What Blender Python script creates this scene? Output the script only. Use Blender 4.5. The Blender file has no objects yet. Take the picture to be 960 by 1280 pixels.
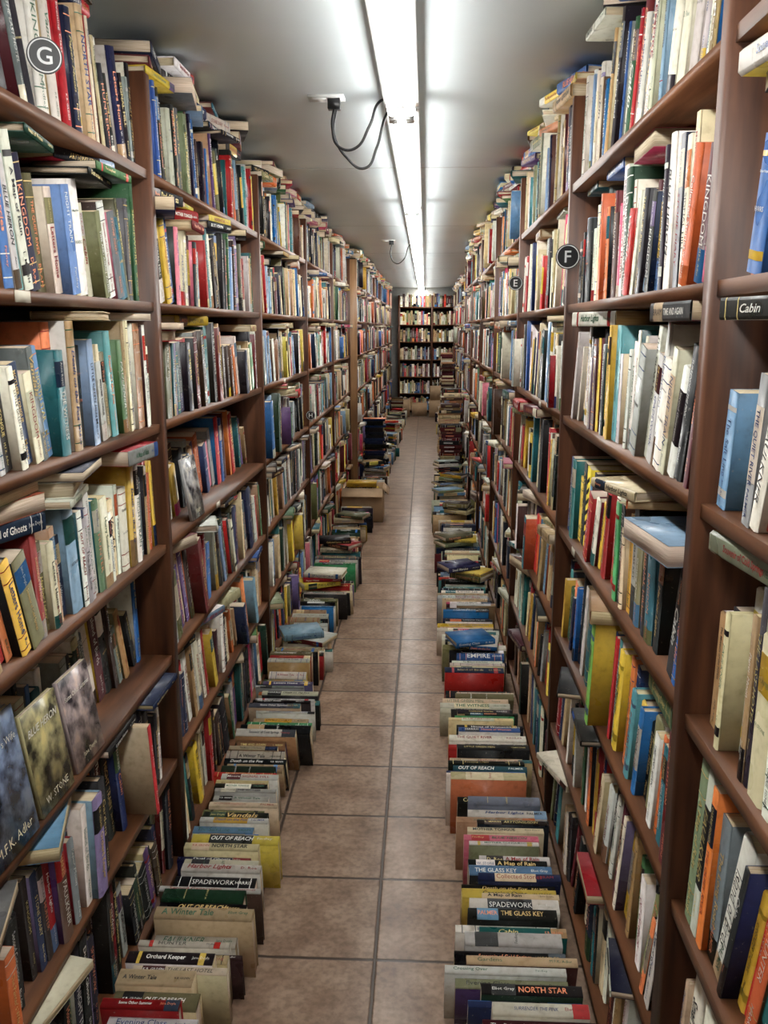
import bpy, math, random
import numpy as np
from mathutils import Vector, Matrix
R = random.Random(58)
H = 1.6
# ---------------------------------------------------------------- helpers
def lin(c):
    c = c/255.0
    return c/12.92 if c <= 0.04045 else ((c+0.055)/1.055)**2.4
PAL = {
 'W': [(228,224,208),(216,208,186),(234,230,222),(207,206,196)],
 'E': [(208,190,150),(217,200,164),(193,172,130)],
 'C': [(170,138,96),(155,120,84),(184,150,112)],
 'S': [(120,126,130),(95,100,104),(150,152,150)],
 'K': [(22,22,25),(30,28,30),(16,17,20),(38,36,38)],
 'N': [(28,36,66),(32,48,88),(22,30,52)],
 'B': [(50,90,150),(94,132,172),(34,100,160),(124,152,180)],
 'T': [(34,98,108),(76,142,146),(28,80,84)],
 'G': [(48,84,56),(74,112,72),(32,60,44)],
 'L': [(122,180,74),(66,160,94)],
 'O': [(96,96,64),(122,120,80),(132,140,110)],
 'R': [(172,34,36),(192,46,40),(150,28,34)],
 'M': [(90,26,32),(70,24,30),(106,36,40)],
 'Y': [(216,180,60),(228,202,90),(202,160,50)],
 'A': [(210,112,54),(194,92,50),(222,132,82)],
 'P': [(202,110,130),(190,60,100)],
 'V': [(88,62,110),(112,98,140)],
 'D': [(66,46,36),(56,40,34),(82,58,44)],
}
PAL['Z']=[(226,196,50)]
DEF = "WWWWWWWWEEEECCCSSKKKKKKKKNNNBBBTTGGOORRRMMYYAAPVDDD"
def colr(k):
    c = R.choice(PAL[k]); j = R.uniform(.86,1.06)
    return tuple(lin(min(255,max(0,x*j+R.uniform(-6,6)))) for x in c)
def lum(c): return .3*c[0]+.6*c[1]+.1*c[2]

class MB:
    def __init__(s):
        s.V=[];s.n=0;s.L=[];s.T=[];s.C=[];s.M=[];s.U=[]
    def add(s,v,f,col,mat=0,uv=None):
        v=np.asarray(v,dtype=np.float32); f=np.asarray(f,dtype=np.int64)
        s.V.append(v); s.L.append((f+s.n).ravel()); s.T.append(np.full(len(f),f.shape[1]))
        c=np.asarray(col,dtype=np.float32)
        if c.ndim==1: c=np.tile(c,(len(f),1))
        s.C.append(c)
        s.M.append(np.full(len(f),mat) if np.isscalar(mat) else np.asarray(mat))
        s.U.append(np.zeros((len(v),2),np.float32) if uv is None else np.asarray(uv,dtype=np.float32))
        s.n+=len(v)
    def box(s,a,b,col=(1,1,1),mat=0):
        a=np.array(a,float);b=np.array(b,float)
        v=[(x,y,z) for x in (a[0],b[0]) for y in (a[1],b[1]) for z in (a[2],b[2])]
        s.add(v,BF,col,mat,[(p[1],p[2]) for p in v])
    def build(s,name,mats,smooth=False):
        me=bpy.data.meshes.new(name)
        V=np.concatenate(s.V);L=np.concatenate(s.L).astype(np.int32);T=np.concatenate(s.T)
        C=np.concatenate(s.C);M=np.concatenate(s.M).astype(np.int32);U=np.concatenate(s.U)
        me.vertices.add(len(V));me.vertices.foreach_set('co',V.ravel())
        me.loops.add(len(L));me.loops.foreach_set('vertex_index',L)
        me.polygons.add(len(T));st=np.concatenate([[0],np.cumsum(T)[:-1]]).astype(np.int32)
        me.polygons.foreach_set('loop_start',st)
        me.polygons.foreach_set('material_index',M)
        for m in mats: me.materials.append(m)
        me.update(calc_edges=True)
        ca=me.color_attributes.new('Col','FLOAT_COLOR','CORNER')
        cc=np.ones((len(L),4),np.float32);cc[:,:3]=np.repeat(C,T,axis=0)
        ca.data.foreach_set('color',cc.ravel())
        uv=me.uv_layers.new(name='UVMap');uv.data.foreach_set('uv',U[L].ravel())
        me.validate()
        o=bpy.data.objects.new(name,me);bpy.context.collection.objects.link(o)
        return o
BF=[(0,1,3,2),(4,6,7,5),(0,4,5,1),(2,3,7,6),(0,2,6,4),(1,5,7,3)]
BFn=np.array(BF)

# ---------------------------------------------------------------- materials
def newmat(name):
    m=bpy.data.materials.new(name);m.use_nodes=True
    nt=m.node_tree;b=nt.nodes['Principled BSDF'];return m,nt,b
def N(nt,t): return nt.nodes.new(t)
def mixrgb(nt,blend,fac,a,b):
    n=nt.nodes.new('ShaderNodeMix');n.data_type='RGBA';n.blend_type=blend
    for s,v in ((n.inputs[0],fac),(n.inputs[6],a),(n.inputs[7],b)):
        if isinstance(v,bpy.types.NodeSocket): nt.links.new(v,s)
        else: s.default_value=v
    return n.outputs[2]
def ramp(nt,src,stops):
    n=nt.nodes.new('ShaderNodeValToRGB');e=n.color_ramp.elements
    while len(e)<len(stops): e.new(.5)
    for i,(p,c) in enumerate(stops): e[i].position=p;e[i].color=(*c,1)
    nt.links.new(src,n.inputs[0]);return n.outputs[0]
def noise(nt,co,scale,detail=4,vec=None):
    n=nt.nodes.new('ShaderNodeTexNoise');n.inputs['Scale'].default_value=scale;n.inputs['Detail'].default_value=detail
    if vec is not None:
        mp=nt.nodes.new('ShaderNodeMapping');mp.inputs['Scale'].default_value=vec
        nt.links.new(co,mp.inputs[0]);co=mp.outputs[0]
    nt.links.new(co,n.inputs['Vector']);return n.outputs[0]
def bump(nt,b,h,st,dist):
    n=nt.nodes.new('ShaderNodeBump');n.inputs['Strength'].default_value=st;n.inputs['Distance'].default_value=dist
    nt.links.new(h,n.inputs['Height']);nt.links.new(n.outputs[0],b.inputs['Normal'])

def m_cover():
    m,nt,b=newmat('book_cover');a=N(nt,'ShaderNodeVertexColor');a.layer_name='Col'
    g=N(nt,'ShaderNodeNewGeometry')
    n=noise(nt,g.outputs['Position'],60,6)
    r=ramp(nt,n,[(.28,(.70,.67,.62)),(.42,(.9,.89,.87)),(.6,(1,1,1))])
    c=mixrgb(nt,'MULTIPLY',.85,a.outputs[0],r)
    # scuffed pale wear
    n2=noise(nt,g.outputs['Position'],140,4)
    wr=ramp(nt,n2,[(.66,(0,0,0)),(.78,(.45,.45,.45))])
    c=mixrgb(nt,'MIX',wr,c,(.42,.38,.32,1))
    nt.links.new(c,b.inputs['Base Color'])
    n3=noise(nt,g.outputs['Position'],14,2)
    rr=ramp(nt,n3,[(.35,(.26,.26,.26)),(.6,(.62,.62,.62))])
    nt.links.new(rr,b.inputs['Roughness'])
    b.inputs['Specular IOR Level'].default_value=.35
    return m
def m_pages():
    m,nt,b=newmat('book_pages');a=N(nt,'ShaderNodeVertexColor');a.layer_name='Col'
    u=N(nt,'ShaderNodeTexCoord')
    n=noise(nt,u.outputs['UV'],1,3,(1600,12,1))
    r=ramp(nt,n,[(.35,(.55,.5,.42)),(.6,(1,1,1))])
    c=mixrgb(nt,'MULTIPLY',.9,a.outputs[0],r)
    nt.links.new(c,b.inputs['Base Color']);b.inputs['Roughness'].default_value=.85
    return m
def m_art():
    m,nt,b=newmat('illustrated_cover');a=N(nt,'ShaderNodeVertexColor');a.layer_name='Col'
    g=N(nt,'ShaderNodeNewGeometry')
    n=noise(nt,g.outputs['Position'],22,8)
    r=ramp(nt,n,[(.36,(.06,.06,.08)),(.47,(.5,.5,.5)),(.55,(1,1,1)),(.66,(1.6,1.5,1.3))])
    c=mixrgb(nt,'MULTIPLY',1,a.outputs[0],r)
    nt.links.new(c,b.inputs['Base Color']);b.inputs['Roughness'].default_value=.25
    return m
def m_wood(name,vec,c0,c1,rough=.45):
    m,nt,b=newmat(name);g=N(nt,'ShaderNodeNewGeometry')
    n=noise(nt,g.outputs['Position'],6,8,vec)
    n2=noise(nt,g.outputs['Position'],2.2,3)
    r=ramp(nt,n,[(.32,c0),(.66,c1)])
    r2=ramp(nt,n2,[(.3,(.7,.66,.64)),(.7,(1.1,1.05,1))])
    c=mixrgb(nt,'MULTIPLY',1,r,r2)
    nt.links.new(c,b.inputs['Base Color']);b.inputs['Roughness'].default_value=rough
    b.inputs['Specular IOR Level'].default_value=.3
    bump(nt,b,n,.15,.002)
    return m
def m_plain(name,c,rough=.5,metal=0):
    m,nt,b=newmat(name);g=N(nt,'ShaderNodeNewGeometry')
    n=noise(nt,g.outputs['Position'],25,4)
    r=ramp(nt,n,[(.3,tuple(x*.85 for x in c)),(.7,c)])
    nt.links.new(r,b.inputs['Base Color']);b.inputs['Roughness'].default_value=rough;b.inputs['Metallic'].default_value=metal
    return m
def m_emit(name,c,s):
    m,nt,b=newmat(name);b.inputs['Base Color'].default_value=(.9,.9,.9,1)
    b.inputs['Emission Color'].default_value=(*c,1);b.inputs['Emission Strength'].default_value=s
    return m
COVER=m_cover();PAGES=m_pages();ART=m_art();BM=[COVER,PAGES,ART]
WY=m_wood('stained_wood_boards',(6,.6,6),(.080,.032,.014),(.205,.088,.040))
WZ=m_wood('stained_wood_uprights',(6,6,.6),(.045,.017,.009),(.125,.050,.024))
WL=m_wood('light_pine',(6,6,.6),(.22,.12,.055),(.34,.20,.10))
WB=m_plain('dark_backboard',(.03,.017,.011),.7)

# ---------------------------------------------------------------- text pool
TITLES=["Hurry Sundown","TIME AND AGAIN","Death on the Fox","HUNTER","The Long Road","SURRENDER THE PINK","Duel of Ghosts","ARYTONSLISDIN",
"Vandals","FAULKNER","SPADEWORK","Second Generation","The Museum of the Forest","FATHER OF FRANKENSTEIN","Souvenir of Cold Springs","House of Women",
"LITTLE GREEN MEN","Cabin","THE QUIET RIVER","A Winter Tale","Gardens","NORTH STAR","The Painter's Wife","OUT OF REACH","Letters Home","MOTHER TONGUE",
"The Salt Line","BLUE HERON","Evening Class","STONE DIARY","A Map of Rain","THE LAST HOTEL","Harbor Lights","EMPIRE","Some Other Summer","THE GLASS KEY",
"Orchard Keeper","NIGHT TRAIN","Collected Stories","Paper Moon","KINGDOM","Island of Birds","THE WITNESS","Small Mercies","SIGNAL HILL","Crossing Over"]
AUTH=["K.B. GILDEN","Finney","CARRIE FISHER","Moore","M.F.K. Adler","HARRIS","Jane Doyle","BRAM","Findley","W. STONE","Anna Reyes","PALMER","Eliot Gray","L. MARSH","D. Roe","KESSLER"]
def text_mesh(s,res,off,shear):
    cu=bpy.data.curves.new('t','FONT');cu.body=s;cu.resolution_u=res;cu.offset=off;cu.shear=shear
    o=bpy.data.objects.new('t',cu);bpy.context.collection.objects.link(o)
    dg=bpy.context.evaluated_depsgraph_get();e=o.evaluated_get(dg);me=e.to_mesh()
    me.calc_loop_triangles()
    v=np.zeros(len(me.vertices)*3,np.float32);me.vertices.foreach_get('co',v);v=v.reshape(-1,3)[:,:2]
    t=np.zeros(len(me.loop_triangles)*3,np.int32);me.loop_triangles.foreach_get('vertices',t);t=t.reshape(-1,3)
    e.to_mesh_clear();bpy.data.objects.remove(o);bpy.data.curves.remove(cu)
    v=v-v.min(0);return v,t,float(v[:,0].max()),float(v[:,1].max())
TX=[text_mesh(s,2,R.choice([0,.012,.02,-.006]),R.choice([0,0,0,.25])) for s in TITLES]
AX=[text_mesh(s,1,R.choice([0,.01]),0) for s in AUTH]

# ---------------------------------------------------------------- book
def put(mb,O,r,v,n,loc,faces,col,mat):
    loc=np.asarray(loc,dtype=np.float64)
    W=O+loc[:,0:1]*r+loc[:,1:2]*v+loc[:,2:3]*n
    mb.add(W,faces,col,mat,np.stack([loc[:,0],loc[:,1]+loc[:,2]],1))
def bx(r0,r1,v0,v1,n0,n1): return [(a,b,c) for a in (r0,r1) for b in (v0,v1) for c in (n0,n1)]
SPF=[]
for i in range(5): SPF.append((i,i+1,i+7,i+6))
SPF.append((5,0,6,11)); SPF+= [(0,1,4,5),(1,2,3,4),(6,7,10,11),(7,8,9,10)]
SPF=np.array(SPF)
def text_on(mb,O,r,v,n,tx,w,vtop,maxlen,maxh,col,stretch=1.25):
    tv,tt,L,Hh=tx
    s=min(maxlen/L,maxh/Hh); sx=min(maxlen/L,s*stretch); sy=min(maxh/Hh,s*stretch)
    loc=np.zeros((len(tv),3));loc[:,1]=vtop-tv[:,0]*sx;loc[:,0]=w/2+(tv[:,1]-Hh/2)*sy;loc[:,2]=.0009
    put(mb,O,r,v,n,loc,tt,col,0)
    return L*sx
def text_cross(mb,O,r,v,n,tx,w,vmid,col):
    tv,tt,L,Hh=tx; s=min(.72*w/L,.02/Hh)
    loc=np.zeros((len(tv),3));loc[:,0]=w/2+(tv[:,0]-L/2)*s;loc[:,1]=vmid+tv[:,1]*s;loc[:,2]=.0009
    put(mb,O,r,v,n,loc,tt,col,0)
def book(mb,O,r,v,n,w,h,d,ck,detail=2,hard=None,col=None,title=None,slip=False):
    O=np.array(O,float);r=np.array(r,float);v=np.array(v,float);n=np.array(n,float)
    if hard is None: hard=R.random()<.5
    c=.0028 if hard else .0009; ins=.003 if hard else .0004; b=min(.005,.14*w) if hard else .0012
    if col is None: col=colr(ck)
    pj=R.uniform(.75,1.05); pc=(.74*pj,.64*pj*R.uniform(.92,1),.46*pj*R.uniform(.8,1.1))
    side=col if R.random()<.7 else colr(R.choice(DEF))
    put(mb,O,r,v,n,bx(0,c,0,h,-d,-b-.001),BFn,side,0)
    put(mb,O,r,v,n,bx(w-c,w,0,h,-d,-b-.001),BFn,side,0)
    put(mb,O,r,v,n,bx(c,w-c,ins,h-ins,-d+ins,-b-.002),BFn,pc,1)
    if slip: put(mb,O,r,v,n,bx(w*.45,w*.45+.0006,h-.05,h+R.uniform(.012,.03),-.07,-.035),BFn,(.85,.83,.76),0)
    pr=[(0,-b-.002),(0,-b),(w*.14,0),(w*.86,0),(w,-b),(w,-b-.002)]
    put(mb,O,r,v,n,[(p[0],0,p[1]) for p in pr]+[(p[0],h,p[1]) for p in pr],SPF,col,0)
    if detail<1: return
    def band(v0,v1,cc):
        e=.0004
        q=[(-e,-b),(w*.14,e),(w*.86,e),(w+e,-b)]
        put(mb,O,r,v,n,[(p[0],v0,p[1]) for p in q]+[(p[0],v1,p[1]) for p in q],[(0,1,5,4),(1,2,6,5),(2,3,7,6)],cc,0)
    if ck=='Z':
        for q in range(6):
            v0=h*(.12+.13*q)
            put(mb,O,r,v,n,[(w*.14,v0,.0005),(w*.86,v0+.02,.0005),(w*.86,v0+.032,.0005),(w*.14,v0+.012,.0005)],[(0,1,2,3)],(.01,.01,.01),0)
        return
    bg=col; k=R.random()
    def contrast(x):
        if lum(x)>.22: return R.choice([(.02,.02,.025),(.02,.02,.025),(.3,.02,.02),(.03,.06,.2),(.05,.14,.08)])
        return R.choice([(.8,.8,.76),(.8,.8,.76),(.75,.62,.25),(.7,.5,.2),(.85,.3,.15)])
    if k<.16: cc=colr(R.choice(DEF)); band(h*.66,h*.9,cc)
    elif k<.30: cc=colr(R.choice(DEF)); band(0.0005,h*R.uniform(.12,.28),cc)
    elif k<.44:
        cc=contrast(col)
        for q in (.06,.2,.8,.93): band(h*q,h*q+.002,cc)
    elif k<.51: cc=colr(R.choice("RYWKB")); band(h*.1,h*.17,cc);band(h*.84,h*.88,cc)
    elif k<.57: bg=colr(R.choice("WEYK")); band(h*.3,h*.8,bg)
    if detail>=2:
        tc=contrast(bg)
        tx=R.choice(TX) if title is None else TX[title]
        if w>.036 and R.random()<.35:
            text_cross(mb,O,r,v,n,tx,w,h*.72,tc); text_cross(mb,O,r,v,n,R.choice(AX),w,h*.45,tc)
        elif k<.16:
            text_on(mb,O,r,v,n,R.choice(AX),w,h*.89,h*.22,w*.35,contrast(cc))
            text_on(mb,O,r,v,n,tx,w,h*.63,h*.48,w*R.uniform(.4,.62),tc)
        else:
            l=text_on(mb,O,r,v,n,tx,w,h*R.choice([.93,.9,.78]) if k>=.57 else h*.78,h*R.uniform(.42,.56),w*R.uniform(.38,.64),tc)
            text_on(mb,O,r,v,n,R.choice(AX),w,h*.25,h*.2,w*.3,tc if k>.30 else contrast(col))
    elif detail==1:
        tc=contrast(bg); v0=h*R.uniform(.3,.45);v1=h*R.uniform(.7,.8)
        put(mb,O,r,v,n,[(w*.36,v0,.0008),(w*.64,v0,.0008),(w*.64,v1,.0008),(w*.36,v1,.0008)],[(0,1,2,3)],tuple(.5*(tc[i]+bg[i]) for i in range(3)),0)

X=np.array([1.,0,0]);Y=np.array([0,1.,0]);Z=np.array([0,0,1.])
def det(y): return 2 if y<6.2 else (1 if y<12 else 0)
class Seq:
    def __init__(s,st,y0): s.st=st;s.y0=y0;s.i=0
    def get(s,y):
        if s.st and y>=s.y0:
            k=s.st[s.i%len(s.st)];s.i+=1;return k
        return R.choice(DEF)
def lying(mb,side,xs,yc,z,L,t,d,ck,dt,prot=0.0,yaw=0.0,title=None,flip=False):
    sg=1 if side=='L' else -1
    cy,sy=math.cos(yaw),math.sin(yaw)
    n=np.array([sg*cy,sg*sy,0]); r=Z
    O=np.array([xs+sg*prot,yc,z])
    if flip: n=-n; O=O+n*d
    v=np.cross(n,r)
    book(mb,O-v*L/2,r,v,n,t,L,d,ck,dt,title=title)
def fill_row(mb,side,xf,y0,y1,z,room,seq=None,wmul=1.0,lie=.55,hbase=(.19,.25),lean=1.0,pile=False,rec=0,force=None,noprot=False):
    sg=1 if side=='L' else -1
    seq=seq or Seq('',0); y=y0+.003;th=0.0;tops=[]
    hmax=room-.012
    while y<y1-.012:
        gl=R.randint(3,9); hb=R.uniform(*hbase)
        tgt=math.radians(R.choice([0,2,5,8,11,14,18]))*lean
        series=R.random()<.06 and seq.st==''
        if series: sc=colr(R.choice(DEF));sw=R.uniform(.02,.04);sh=R.uniform(*hbase)
        for i in range(gl):
            w=R.choice([R.uniform(.012,.022),R.uniform(.020,.032),R.uniform(.028,.046)])*wmul
            h=min(hmax,max(.165,hb+R.uniform(-.035,.035)))
            if series: w=sw;h=sh
            d=R.uniform(.62,.7)*h
            nt=th+ (tgt-th)*.5 if tgt>th else tgt
            nt+=math.radians(R.uniform(-1,1)); nt=max(0,nt)
            if nt>th: y+=h*(math.tan(nt)-math.tan(th))
            th=nt; c,s=math.cos(th),math.sin(th)
            if h*c+w*s>hmax: h=(hmax-w*s)/c
            if y+w/c>y1-.003:
                w=y1-.004-y
                if w<.011: y=y1;break
            a=np.array([0,c,s]);v=np.array([0,-s,c])
            off=.010+R.uniform(0,.026)+rec
            q=R.random()
            if q<.1: off+=.03
            elif q<.13 and not rec and not noprot: off-=R.uniform(.02,.045)
            xs=xf-sg*off
            P=np.array([xs,y,z+.0005])
            kk=seq.get(y)
            if side=='L': O,r=P,a
            else: O,r=P+w*a,-a
            book(mb,O,r,v,sg*X,w,h,d,kk,det(y),col=sc if series else None,slip=(R.random()<.025 and y<8 and h<hmax-.04))
            tops.append((y-h*s,y+w*c,z+h*c+w*s))
            y+=w/c+.0006
        if R.random()<.08: y+=R.uniform(.01,.06); th=0
    yy=y0+.13
    if force:
        yc,L,t,ck,prot,yaw,fl=force
        zt=max([q[2] for q in tops if q[0]<yc+L/2 and q[1]>yc-L/2] or [z])+.001
        lying(mb,side,xf-sg*.02,yc,zt,L,t,.155,ck,2,prot,yaw,flip=fl)
        yy=yc+L/2+.16
    while yy<y1-.13:
        if R.random()<lie:
            L=R.uniform(.17,.245)
            zt=max([t[2] for t in tops if t[0]<yy+L/2+.02 and t[1]>yy-L/2-.02] or [z])+.001
            k=R.choice([3,4,5,6]) if pile else R.choice([1,2,2,3])
            for j in range(k):
                t=R.uniform(.014,.042)
                if zt+t>z+room-.004:
                    t=z+room-.005-zt
                    if t<.012: break
                lying(mb,side,xf-sg*.02,yy+R.uniform(-.02,.02),zt,L*R.uniform(.85,1),t,.14,R.choice(DEF),det(yy),R.uniform(-.01,0 if noprot else .055),R.uniform(-.05,.05) if noprot else R.uniform(-.3,.3),flip=R.random()<.3)
                zt+=t+.0006
            yy+=R.uniform(.21,.27) if pile else R.uniform(.24,.34)
        else: yy+=R.uniform(.1,.3)

# ---------------------------------------------------------------- bookcases
XL,XR=-.70,.40
XL2,XR2=-.64,.52
YEND=16.85
SH=[1.99,1.665,1.35,1.02,.70,.385,.07]
def case(side,xf,ups,z_list,top,pine=None):
    sg=1 if side=='L' else -1; dp=.27; xb=xf-sg*dp
    mb=MB()
    for y,t in ups:
        mb.box((min(xf,xb),y,0),(max(xf,xb),y+t,top),mat=2 if y==pine else 1)
    for i in range(len(ups)-1):
        ya=ups[i][0]+ups[i][1];yb=ups[i+1][0]
        for z in z_list:
            mb.box((min(xf-sg*.004,xb),ya,z-.022),(max(xf-sg*.004,xb),yb,z),mat=0)
        xk=xf-sg*(dp-.006)
        mb.box((min(xb,xk),ya,0),(max(xb,xk),yb,top-.02),mat=3)
        xq=xf-sg*.03
        mb.box((min(xq,xq-sg*.018),ya,0),(max(xq,xq-sg*.018),yb,z_list[-1]-.022),mat=0)
    return mb.build('bookcase',[WY,WZ,WL,WB])
upL=[(-.72,.04),(.79,.04),(2.31,.045),(3.80,.035),(5.30,.035),(6.80,.035),(8.30,.035)]
upL2=[(8.345,.06),(9.85,.035),(11.35,.035),(12.85,.035),(14.35,.035),(15.85,.035),(YEND-.04,.035)]
upR=[(-1.36,.04),(-.05,.04),(1.28,.05),(2.60,.035),(3.94,.035),(5.28,.035),(6.6,.035),(7.94,.035),(9.3,.035)]
upR2=[(9.345,.035),(10.65,.035),(12.0,.035),(13.35,.035),(14.7,.035),(16.05,.035),(YEND-.04,.035)]
case('L',XL,upL,SH,2.22);case('R',XR,upR,SH,2.22)
case('L',XL2,upL2,SH,2.22,pine=8.345);case('R',XR2,upR2,SH,2.22)
seqL={0:Seq("KKNKSKWWRRNWEWCEK",1.45),1:Seq("EWBSBWTWNTOWBEWEWOWSTOGSG",1.35),2:Seq("CEWCWKWBNWSBTACKBTSEOTOG",1.35),
      3:Seq("CRAYOROECNBWSWWGWWEWWYWS",1.35),4:Seq("KDSCNWKBTWWSKGEWSWM",1.35),5:Seq("KKMKNKRDKSKWVK",1.3),6:Seq("KVKDNKMKSKGK",1.2)}
seqR={0:Seq("WCWVBWWWWBWWWNWMRGWBKN",1.3),1:Seq("DMMAAEWSSWKBKMKKEWRWGWPW",1.3),2:Seq("YMMKWWWWEWWWSWWWWWWTYKYKWK",1.3),
      3:Seq("RBKSZKYTKNOKYEKLCWRKRKYW",1.3),4:Seq("MYTAWOKBYTNAGYTRNKLRWRC",1.3),5:Seq("YWAOWKGCYWMKTWKWENR",1.3),6:Seq("WEKTWNOWEKCWMKW",1.3)}
seqN={1:Seq("WPWBBAKW",1.0),2:Seq("BWKWSKE",1.0),3:Seq("CKWEK",.9),4:Seq("TTARYKWSAWOBR",.9),5:Seq("WEWSWEKWE",.9),0:Seq("WBWKE",.9)}
def run(side,xf,ups,over):
    mb=MB()
    for i in range(len(ups)-1):
        ya=ups[i][0]+ups[i][1];yb=ups[i+1][0]-(.014 if side=='R' else 0)
        for j,z in enumerate(SH):
            room=(SH[j-1]-.022-z) if j>0 else .345
            sq=over.get((i,j));kw={}
            hb=(.20,.25) if j==0 else (.185,.255); li=1.0 if j==0 else .68
            if xf==XL and (i,j) in ((1,4),(2,3)): kw['rec']=.062; li=0
            if xf==XL and (i,j)==(1,0): kw['noprot']=True
            if xf==XR and (i,j)in ((2,1),(3,1)): kw['noprot']=True
            if xf==XR and (i,j)==(2,3): kw['force']=(1.475,.22,.036,'M',.045,.1,True); hb=(.19,.21)
            if xf==XR and (i,j)==(2,2): kw['force']=(1.47,.2,.03,'K',.03,.05,False); hb=(.20,.23)
            fill_row(mb,side,xf,ya,yb,z,room,sq,lie=li,pile=(j==0),hbase=hb,wmul=1.12 if ya<2.4 and side=='L' else 1.04,**kw)
    mb.build('shelved_books',BM)
run('L',XL,upL,{(1,j):s for j,s in seqL.items()});run('L',XL2,upL2,{})
ov={(2,j):s for j,s in seqR.items()};ov.update({(1,j):s for j,s in seqN.items()})
ov[(3,2)]=Seq("WKWEWSWWKWWEYWWBWK",0);ov[(3,1)]=Seq("KRWWEKWPWNWEWGWKW",0)
run('R',XR,upR,ov);run('R',XR2,upR2,{})
# end bookcase against far wall
mb=MB();xa,xb=-.50,.74;yf=16.88
for x in (xa,(xa+xb)/2,xb): mb.box((x-.018,yf,0),(x+.018,yf+.27,2.2),mat=1)
for z in SH: mb.box((xa,yf+.003,z-.022),(xb,yf+.27,z),mat=0)
mb.box((xa,yf+.26,0),(xb,yf+.275,2.2),mat=3)
mb.build('bookcase',[WY,WZ,WL,WB])
mb=MB()
for j,z in enumerate(SH):
    x=xa+.022
    while x<xb-.05:
        if abs(x-(xa+xb)/2)<.04: x=(xa+xb)/2+.02
        w=R.uniform(.018,.045);h=R.uniform(.18,.26)
        if x<(xa+xb)/2-.018 and x+w>(xa+xb)/2-.018: x=(xa+xb)/2+.02;continue
        book(mb,(x,yf+.02,z+.0005),X,Z,-Y,w,h,.16,R.choice("EEWWCCDDRKMNBOO"),1)
        x+=w+.001
mb.build('shelved_books',BM)
LAB=m_plain('paper_label',(.62,.58,.48),.7)
mb=MB()
for side,y,j,l in (('L',1.52,1,.06),('L',2.9,3,.05),('L',4.4,2,.05),('R',2.3,3,.045),('R',3.1,2,.05),('R',4.6,3,.05)):
    xf=XL-.0038 if side=='L' else XR+.0038; s=1 if side=='L' else -1; z=SH[j]
    mb.box((min(xf,xf+s*.0012),y,z-.021),(max(xf,xf+s*.0012),y+l,z-.001))
mb.build('shelf_edge_labels',[LAB])

# ---------------------------------------------------------------- floor books
def floor_row(side,segs,seqs=''):
    mb=MB();sq=Seq(seqs,0)
    for y0,y1,zs,xin in segs:
        y=y0;th=math.radians(6);tops=[]
        while y<y1:
            mid=side=='R' and y>3.6
            gl=R.randint(2,7);tgt=math.radians(R.choice([2,5,9,14,19,26]));hb=R.uniform(.175,.25);db=R.uniform(.115,.18)
            if mid: hb=R.uniform(.2,.26);db=R.uniform(.13,.20)
            if side=='R' and y<=3.6: hb=R.uniform(.21,.26);db=R.uniform(.135,.19)
            for i in range(gl):
                w=R.choice([R.uniform(.014,.026),R.uniform(.022,.038),R.uniform(.032,.048)])
                h=hb+R.uniform(-.03,.03);d=db+R.uniform(-.018,.018)
                nt=th+(tgt-th)*.5 if tgt>th else tgt
                nt+=math.radians(R.uniform(-1.5,1.5))
                if nt>th: y+=d*(math.tan(nt)-math.tan(th))
                th=nt;c,s=math.cos(th),math.sin(th)
                a=np.array([0,c,s]);n=np.array([0,-s,c])
                if side=='L': ox=xin+h+R.uniform(0,.04)
                else: ox=xin-R.uniform(0,.045)
                O=np.array([ox,y,.0008])+d*n
                k=sq.get(y)
                book(mb,O,a,-X,n,w,h,d,k,det(y))
                tops.append((y-d*s,y+w*c,d*c+w*s,ox-h,ox))
                y+=w/c+.0006
        yy=y0+zs
        while yy<y1-.15:
            L=R.uniform(.18,.24);dd=.15
            zt=max([t[2] for t in tops if t[0]<yy+.1 and t[1]>yy-.1])+.002
            for j in range(R.choice([1,2,2,3,4,5] if side=='R' else [1,2,3,4])):
                t=R.uniform(.015,.035);an=R.uniform(-.6,.6)
                n=np.array([math.sin(an),-math.cos(an),0]);v=np.cross(n,Z)
                cx=xin+.13 if side=='L' else xin-.14
                book(mb,np.array([cx,yy-.075,zt])-v*L/2,Z,v,n,t,L,dd,R.choice("WWEYBKORKN"),det(yy))
                zt+=t+.001
            yy+=R.uniform(.4,1.2)
    return mb.build('floor_books',BM)
floor_row('L',[(1.30,7.15,2.7,XL+.012),(7.85,8.3,.1,XL+.012),(8.4,9.0,.4,XL2+.012),(9.65,15.8,1.0,XL2+.012)],"TWASVOEGWWROEWKEDWWEKGWEKWWNEYWCBWKOEWWKEWRWGEKWECWKWKLEWSKW")
floor_row('R',[(1.30,8.75,2.5,XR-.022),(10.2,15.4,.6,XR2-.03)],"KWWEOWKNEWMWNBKOWEKWTWKWEYKNBKWWPEKCWSKEWKNTKWEKKRWBKEWLKK")

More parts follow.
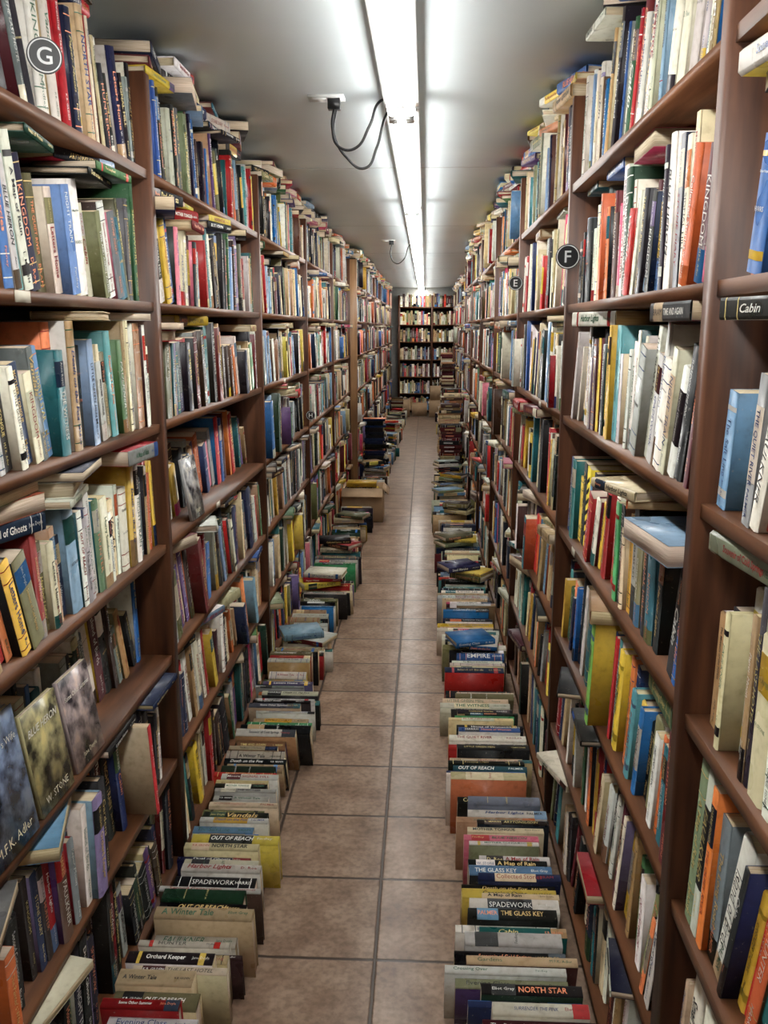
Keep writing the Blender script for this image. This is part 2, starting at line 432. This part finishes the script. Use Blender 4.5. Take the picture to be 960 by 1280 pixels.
# ---------------------------------------------------------------- stacks
def stack(cx,cy,htop,pal,spin=0,z0=0.001,dt=1,ln=.21):
    mb=MB();z=z0
    while z<htop:
        t=R.uniform(.02,.045);L=ln+R.uniform(-.025,.025);d=.15+R.uniform(-.01,.012);an=spin+R.uniform(-.07,.07)
        n=np.array([math.sin(an),-math.cos(an),0]);v=np.cross(n,Z)
        c=np.array([cx+R.uniform(-.008,.008),cy+R.uniform(-.008,.008),z])
        book(mb,c+n*d/2-v*L/2,Z,v,n,t,L,d,R.choice(pal),dt)
        z+=t+.0008
    return mb.build('book_stack',BM)
stack(.26,8.98,.62,"DMCDEKMC");stack(.25,9.24,.82,"DCMEKDC",.1);stack(.29,9.50,.95,"WEDCMKD");stack(.33,9.78,.88,"EDCMK");stack(.33,10.05,.6,"EDCMK")
stack(-.52,9.16,.66,"KKNKKNS",dt=0);stack(-.50,9.40,.48,"KNTKW",dt=0)
stack(.39,15.6,1.0,"DCEMC",dt=0);stack(.38,15.85,1.15,"CEDWM",dt=0)
stack(-.50,16.04,.35,"CEDWM",dt=0)

# ---------------------------------------------------------------- cardboard boxes
CARD=m_plain('cardboard',(.42,.28,.16),.85)
def cbox(x0,y0,sx,sy,h,books=True,z0=.001,closed=False):
    mb=MB();t=.005
    mb.box((x0,y0,z0),(x0+sx,y0+sy,z0+t));
    mb.box((x0,y0,z0),(x0+t,y0+sy,z0+h));mb.box((x0+sx-t,y0,z0),(x0+sx,y0+sy,z0+h))
    mb.box((x0+t,y0,z0),(x0+sx-t,y0+t,z0+h));mb.box((x0+t,y0+sy-t,z0),(x0+sx-t,y0+sy,z0+h))
    if closed:
        mb.box((x0,y0,z0+h),(x0+sx,y0+sy/2-.002,z0+h+.004));mb.box((x0,y0+sy/2+.002,z0+h),(x0+sx,y0+sy,z0+h+.004))
    else:
        v=[(x0,y0,z0+h),(x0+sx,y0,z0+h),(x0+sx,y0-.07,z0+h-.06),(x0,y0-.07,z0+h-.06)]
        v+=[(a,b-.003,c-.003) for a,b,c in v]
        mb.add(v,[(0,1,2,3),(4,7,6,5),(0,3,7,4),(1,5,6,2),(2,6,7,3),(0,4,5,1)],(1,1,1))
        v=[(x0+sx,y0,z0+h),(x0+sx,y0+sy,z0+h),(x0+sx+.05,y0+sy,z0+h-.05),(x0+sx+.05,y0,z0+h-.05)]
        v+=[(a-.003,b,c-.003) for a,b,c in v]
        mb.add(v,[(0,1,2,3),(4,7,6,5),(0,3,7,4),(1,5,6,2),(2,6,7,3),(0,4,5,1)],(1,1,1))
    o=mb.build('cardboard_box',[CARD])
    if books:
        b=MB();x=x0+.012
        while x<x0+sx-.045:
            w=R.uniform(.02,.035);book(b,(x,y0+.03+.2,h-.02),X,-Y,Z,w,.2,h-.04,R.choice("WEKCNY"),1);x+=w+.001
        c=b.build('boxed_books',BM);c.parent=o
    return o
cbox(-.685,7.22,.34,.30,.29)
cbox(-.58,16.2,.3,.3,.30,False,closed=True)
cbox(-.24,16.4,.28,.3,.22,False,closed=True)
cbox(.08,16.2,.32,.3,.30,False,closed=True)
cbox(.09,16.22,.29,.27,.24,False,z0=.307,closed=True)
mb=MB();book(mb,(-.40,7.25,.2945),Z,-X,-Y,.035,.25,.17,'Y',2)
mb.build('hardcover_book',BM)

# ---------------------------------------------------------------- face-out books
def faceout(x,y,z,w,h,col,yaw,tilt,title,auth,name='display_book'):
    mb=MB();cy,sy=math.cos(yaw),math.sin(yaw)
    n=np.array([cy,sy,0.]);rr=np.cross(Z,n)
    n2=n*math.cos(tilt)+Z*math.sin(tilt);v=np.cross(n2,rr)
    O=np.array([x,y,z])
    t=.012
    put(mb,O,rr,v,n2,bx(0,w,0,h,-.0012,0),BFn,col,2)
    put(mb,O,rr,v,n2,bx(0,w,0,h,-t,-t+.0012),BFn,col,0)
    put(mb,O,rr,v,n2,bx(0,.0012,0,h,-t+.0012,-.0012),BFn,col,0)
    put(mb,O,rr,v,n2,bx(.0012,w-.001,.001,h-.001,-t+.0012,-.0012),BFn,(.7,.62,.46),1)
    for tx,vv,mh,tc in ((title,h*.76,h*.12,(.85,.83,.75)),(auth,h*.08,h*.07,(.85,.8,.6))):
        tv,tt,L,Hh=tx;s=min(w*.86/L,mh/Hh)
        loc=np.zeros((len(tv),3));loc[:,0]=w/2+(tv[:,0]-L/2)*s;loc[:,1]=vv+tv[:,1]*s;loc[:,2]=.001
        put(mb,O,rr,v,n2,loc,tt,tc,0)
    return mb.build(name,BM)
zE=.7025
faceout(-.703,1.27,zE,.165,.245,(.20,.27,.42),-.02,.14,TX[22],AX[4])
faceout(-.703,1.46,zE,.14,.205,(.40,.36,.18),-.02,.14,TX[27],AX[9])
faceout(-.703,1.63,zE,.14,.20,(.42,.34,.34),-.02,.15,TX[34],AX[6])
faceout(-.703,2.60,1.0225,.13,.19,(.5,.5,.5),-.02,.15,TX[30],AX[7])

# ---------------------------------------------------------------- room
CZ=2.35
def m_floor():
    m,nt,b=newmat('ceramic_floor_tile');g=N(nt,'ShaderNodeNewGeometry')
    sep=N(nt,'ShaderNodeSeparateXYZ');nt.links.new(g.outputs['Position'],sep.inputs[0])
    T=.342
    def ma(op,a,b2=None):
        n=nt.nodes.new('ShaderNodeMath');n.operation=op
        for i,q in enumerate((a,b2)):
            if q is None: continue
            if isinstance(q,bpy.types.NodeSocket): nt.links.new(q,n.inputs[i])
            else: n.inputs[i].default_value=q
        return n.outputs[0]
    wob=ma('MULTIPLY',ma('SUBTRACT',noise(nt,g.outputs['Position'],30,3),.5),.004)
    ux=ma('ADD',ma('DIVIDE',ma('ADD',ma('ADD',sep.outputs[0],.116),wob),T),100.)
    uy=ma('ADD',ma('DIVIDE',ma('ADD',ma('SUBTRACT',sep.outputs[1],2.33),wob),T),100.)
    def edge(u):
        f=ma('FRACT',u);return ma('MINIMUM',f,ma('SUBTRACT',1.,f))
    e=ma('MINIMUM',edge(ux),edge(uy))
    mr=nt.nodes.new('ShaderNodeMapRange');mr.inputs[1].default_value=.008;mr.inputs[2].default_value=.02;nt.links.new(e,mr.inputs[0])
    cx=N(nt,'ShaderNodeCombineXYZ');nt.links.new(ma('FLOOR',ux),cx.inputs[0]);nt.links.new(ma('FLOOR',uy),cx.inputs[1])
    wn=N(nt,'ShaderNodeTexWhiteNoise');nt.links.new(cx.outputs[0],wn.inputs[0])
    n1=noise(nt,g.outputs['Position'],9,8);n2=noise(nt,g.outputs['Position'],55,6)
    c=ramp(nt,n1,[(.3,(.235,.152,.106)),(.5,(.33,.230,.165)),(.7,(.425,.312,.232))])
    c=mixrgb(nt,'MULTIPLY',.8,c,ramp(nt,n2,[(.35,(.66,.64,.62)),(.6,(1.08,1.06,1.04))]))
    c=mixrgb(nt,'MULTIPLY',1.,c,ramp(nt,wn.outputs[0],[(0,(.88,.88,.88)),(1,(1.08,1.06,1.05))]))
    c=mixrgb(nt,'MIX',mr.outputs[0],(.07,.05,.038,1),c)
    nt.links.new(c,b.inputs['Base Color'])
    b.inputs['Roughness'].default_value=.34
    hh=ma('ADD',mr.outputs[0],ma('MULTIPLY',n2,.15))
    bump(nt,b,hh,.5,.003)
    return m
def m_ceil():
    m,nt,b=newmat('gloss_painted_ceiling');g=N(nt,'ShaderNodeNewGeometry')
    n=noise(nt,g.outputs['Position'],2.5,5);n2=noise(nt,g.outputs['Position'],1.5,2)
    c=ramp(nt,n,[(.3,(.76,.85,.89)),(.7,(.83,.91,.94))])
    nt.links.new(c,b.inputs['Base Color']);b.inputs['Roughness'].default_value=.36
    bump(nt,b,n2,.25,.02)
    return m
WALL=m_plain('wall_paint',(.6,.59,.56),.7)
def slab(name,a,b,mat):
    m=MB();m.box(a,b);return m.build(name,[mat])
x0,x1,ya,yb=-1.0,.86,-2.6,17.18
slab('floor',(x0-.1,ya-.1,-.1),(x1+.1,yb+.1,0),m_floor())
slab('ceiling',(x0-.1,ya-.1,CZ),(x1+.1,yb+.1,CZ+.1),m_ceil())
slab('wall_left',(x0-.1,ya,0),(x0,yb,CZ),WALL);slab('wall_right',(x1,ya,0),(x1+.1,yb,CZ),WALL)
slab('wall_back',(x0-.1,yb,0),(x1+.1,yb+.1,CZ),WALL);slab('wall_front',(x0-.1,ya-.1,0),(x1+.1,ya,CZ),WALL)
BAT=m_plain('ceiling_batten_paint',(.70,.76,.78),.45)
m=MB()
for y in (2.0,4.44,6.88,9.32,11.76,14.2): m.box((x0,y,CZ-.0012),(x1,y+.02,CZ-.0001))
m.build('trim_1',[BAT])

# ---------------------------------------------------------------- fluorescent lights
WHITE=m_plain('white_enamel',(.8,.82,.82),.35);TUBE=m_emit('fluorescent_tube',(1.0,.99,.955),29.0)
BLK=m_plain('black_plastic',(.012,.012,.014),.4)
def tube_mesh(p0,p1,r,seg=16):
    v=[];f=[]
    for k,p in enumerate((p0,p1)):
        for i in range(seg):
            a=2*math.pi*i/seg;v.append((p[0]+r*math.cos(a),p[1],p[2]+r*math.sin(a)))
    for i in range(seg):
        j=(i+1)%seg;f.append((i,j,seg+j,seg+i))
    return v,f
FX=-.085
yj=3.1-2.44*2
k=0;ZT=CZ-.064
while yj<15.6:
    e=bpy.data.objects.new('fluorescent_ceiling_light',None);bpy.context.collection.objects.link(e)
    y0=yj+.012;y1=yj+2.44-.012
    m=MB()
    pr=[(-.03,0),(.03,0),(.03,-.022),(.056,-.036),(.056,-.041),(-.056,-.041),(-.056,-.036),(-.03,-.022)]
    v=[(FX+p[0],y0,CZ-.0005+p[1]) for p in pr]+[(FX+p[0],y1,CZ-.0005+p[1]) for p in pr]
    n=len(pr);m.add(v,[(i,(i+1)%n,(i+1)%n+n,i+n) for i in range(n)],(1,1,1))
    m.add(v,[(0,1,2,7),(8,9,10,15),(7,2,3,6),(15,10,11,14),(6,3,4,5),(14,11,12,13)],(1,1,1))
    for ye in (y0,y1-.022):
        for sx in (-.028,.028):
            m.box((FX+sx-.014,ye,CZ-.084),(FX+sx+.014,ye+.022,CZ-.041))
    c=m.build('channel',[WHITE]);c.parent=e
    for sx in (-.028,.028):
        m=MB();v,f=tube_mesh((FX+sx,y0+.045,ZT),(FX+sx,y1-.045,ZT),.0165);m.add(v,f,(1,1,1),0)
        c=m.build('tube',[TUBE]);c.parent=e
        m=MB()
        for yy in (y0+.022,y1-.045):
            v,f=tube_mesh((FX+sx,yy,ZT),(FX+sx,yy+.023,ZT),.0168);m.add(v,f,(1,1,1),0)
        c=m.build('tube_end_caps',[m_plain('aluminium_cap',(.6,.6,.6),.3,.8)] if k==0 else [bpy.data.materials['aluminium_cap']]);c.parent=e;k=1
    yj+=2.44
def cable(name,pts,r=.0045):
    cu=bpy.data.curves.new(name,'CURVE');cu.dimensions='3D';cu.bevel_depth=r;cu.bevel_resolution=3
    sp=cu.splines.new('BEZIER');sp.bezier_points.add(len(pts)-1)
    for p,q in zip(sp.bezier_points,pts): p.co=q;p.handle_left_type=p.handle_right_type='AUTO'
    cu.materials.append(BLK);o=bpy.data.objects.new(name,cu);bpy.context.collection.objects.link(o);return o
def outlet(x,y):
    m=MB();m.box((x-.06,y-.035,CZ-.008),(x+.06,y+.035,CZ-.0003),mat=0)
    m.box((x-.045,y-.022,CZ-.012),(x+.0,y+.022,CZ-.008),mat=0)
    m.box((x+.005,y-.018,CZ-.04),(x+.045,y+.018,CZ-.008),mat=1)
    return m.build('ceiling_outlet',[WHITE,BLK])
outlet(-.335,3.12)
cable('power_cable',[(-.31,3.12,CZ-.035),(-.315,3.1,CZ-.10),(-.29,3.08,CZ-.165),(-.24,3.08,CZ-.17),(-.19,3.08,CZ-.10),(-.155,3.1,CZ-.02),(-.116,3.12,CZ-.014)])
cable('power_cable',[(-.305,3.13,CZ-.035),(-.31,3.12,CZ-.12),(-.27,3.12,CZ-.19),(-.21,3.12,CZ-.225),(-.17,3.13,CZ-.16),(-.145,3.14,CZ-.07),(-.118,3.15,CZ-.012)])
outlet(-.33,7.95)
cable('power_cable',[(-.30,7.95,CZ-.035),(-.31,7.94,CZ-.13),(-.26,7.93,CZ-.2),(-.20,7.93,CZ-.17),(-.15,7.95,CZ-.05),(-.116,7.97,CZ-.012)])

# ---------------------------------------------------------------- letter signs
def sign(ch,x,y,z,r=.031,yaw=0.,shift=0):
    m=MB();seg=40
    def ring(ri,ro,dy,mat):
        v=[];f=[]
        for i in range(seg):
            a=2*math.pi*i/seg;v.append((ro*math.cos(a),dy,ro*math.sin(a)));v.append((ri*math.cos(a),dy,ri*math.sin(a)))
        for i in range(seg):
            j=(i+1)%seg;f.append((2*i,2*j,2*j+1,2*i+1))
        return np.array(v),f,mat
    parts=[ring(0.0001,r,0,0),ring(0.0001,r,.003,0),ring(r*.86,r*.93,-.0005,1)]
    v=[];f=[]
    for i in range(seg):
        a=2*math.pi*i/seg;v+= [(r*math.cos(a),0,r*math.sin(a)),(r*math.cos(a),.003,r*math.sin(a))]
    for i in range(seg):
        j=(i+1)%seg;f.append((2*i,2*j,2*j+1,2*i+1))
    parts.append((np.array(v),f,0))
    tv,tt,L,Hh=text_mesh(ch,6,.01,0);s=r*.95/Hh
    t3=np.zeros((len(tv),3));t3[:,0]=(tv[:,0]-L/2)*s;t3[:,2]=(tv[:,1]-Hh/2)*s;t3[:,1]=-.0006
    parts.append((t3,tt,1))
    c,sn=math.cos(yaw),math.sin(yaw);rot=np.array([[c,-sn,0],[sn,c,0],[0,0,1]])
    for v,f,mt in parts: m.add(np.asarray(v)@rot.T+np.array([x,y,z]),f,(1,1,1),mt)
    return m.build('section_letter_sign',[BLK,WHITE])
sign('F',.398,2.592,1.797,.034);sign('E',.385,3.932,1.79,.03);sign('G',-.672,1.645,2.068,.03,.5)
sign('H',-.688,5.292,1.085,.028)

# ---------------------------------------------------------------- world, camera
w=bpy.data.worlds.new('World');bpy.context.scene.world=w;w.use_nodes=True
w.node_tree.nodes['Background'].inputs[0].default_value=(.9,.95,1,1);w.node_tree.nodes['Background'].inputs[1].default_value=.05
cam=bpy.data.cameras.new('camera');co=bpy.data.objects.new('camera',cam);bpy.context.collection.objects.link(co)
cam.sensor_width=36;cam.lens=36*1100/1280;cam.clip_start=.02;cam.clip_end=60
co.location=(0,0,H);co.rotation_euler=(math.radians(90-11.8),0,math.radians(2.65))
sc=bpy.context.scene;sc.camera=co
sc.view_settings.view_transform='Standard';sc.view_settings.exposure=0
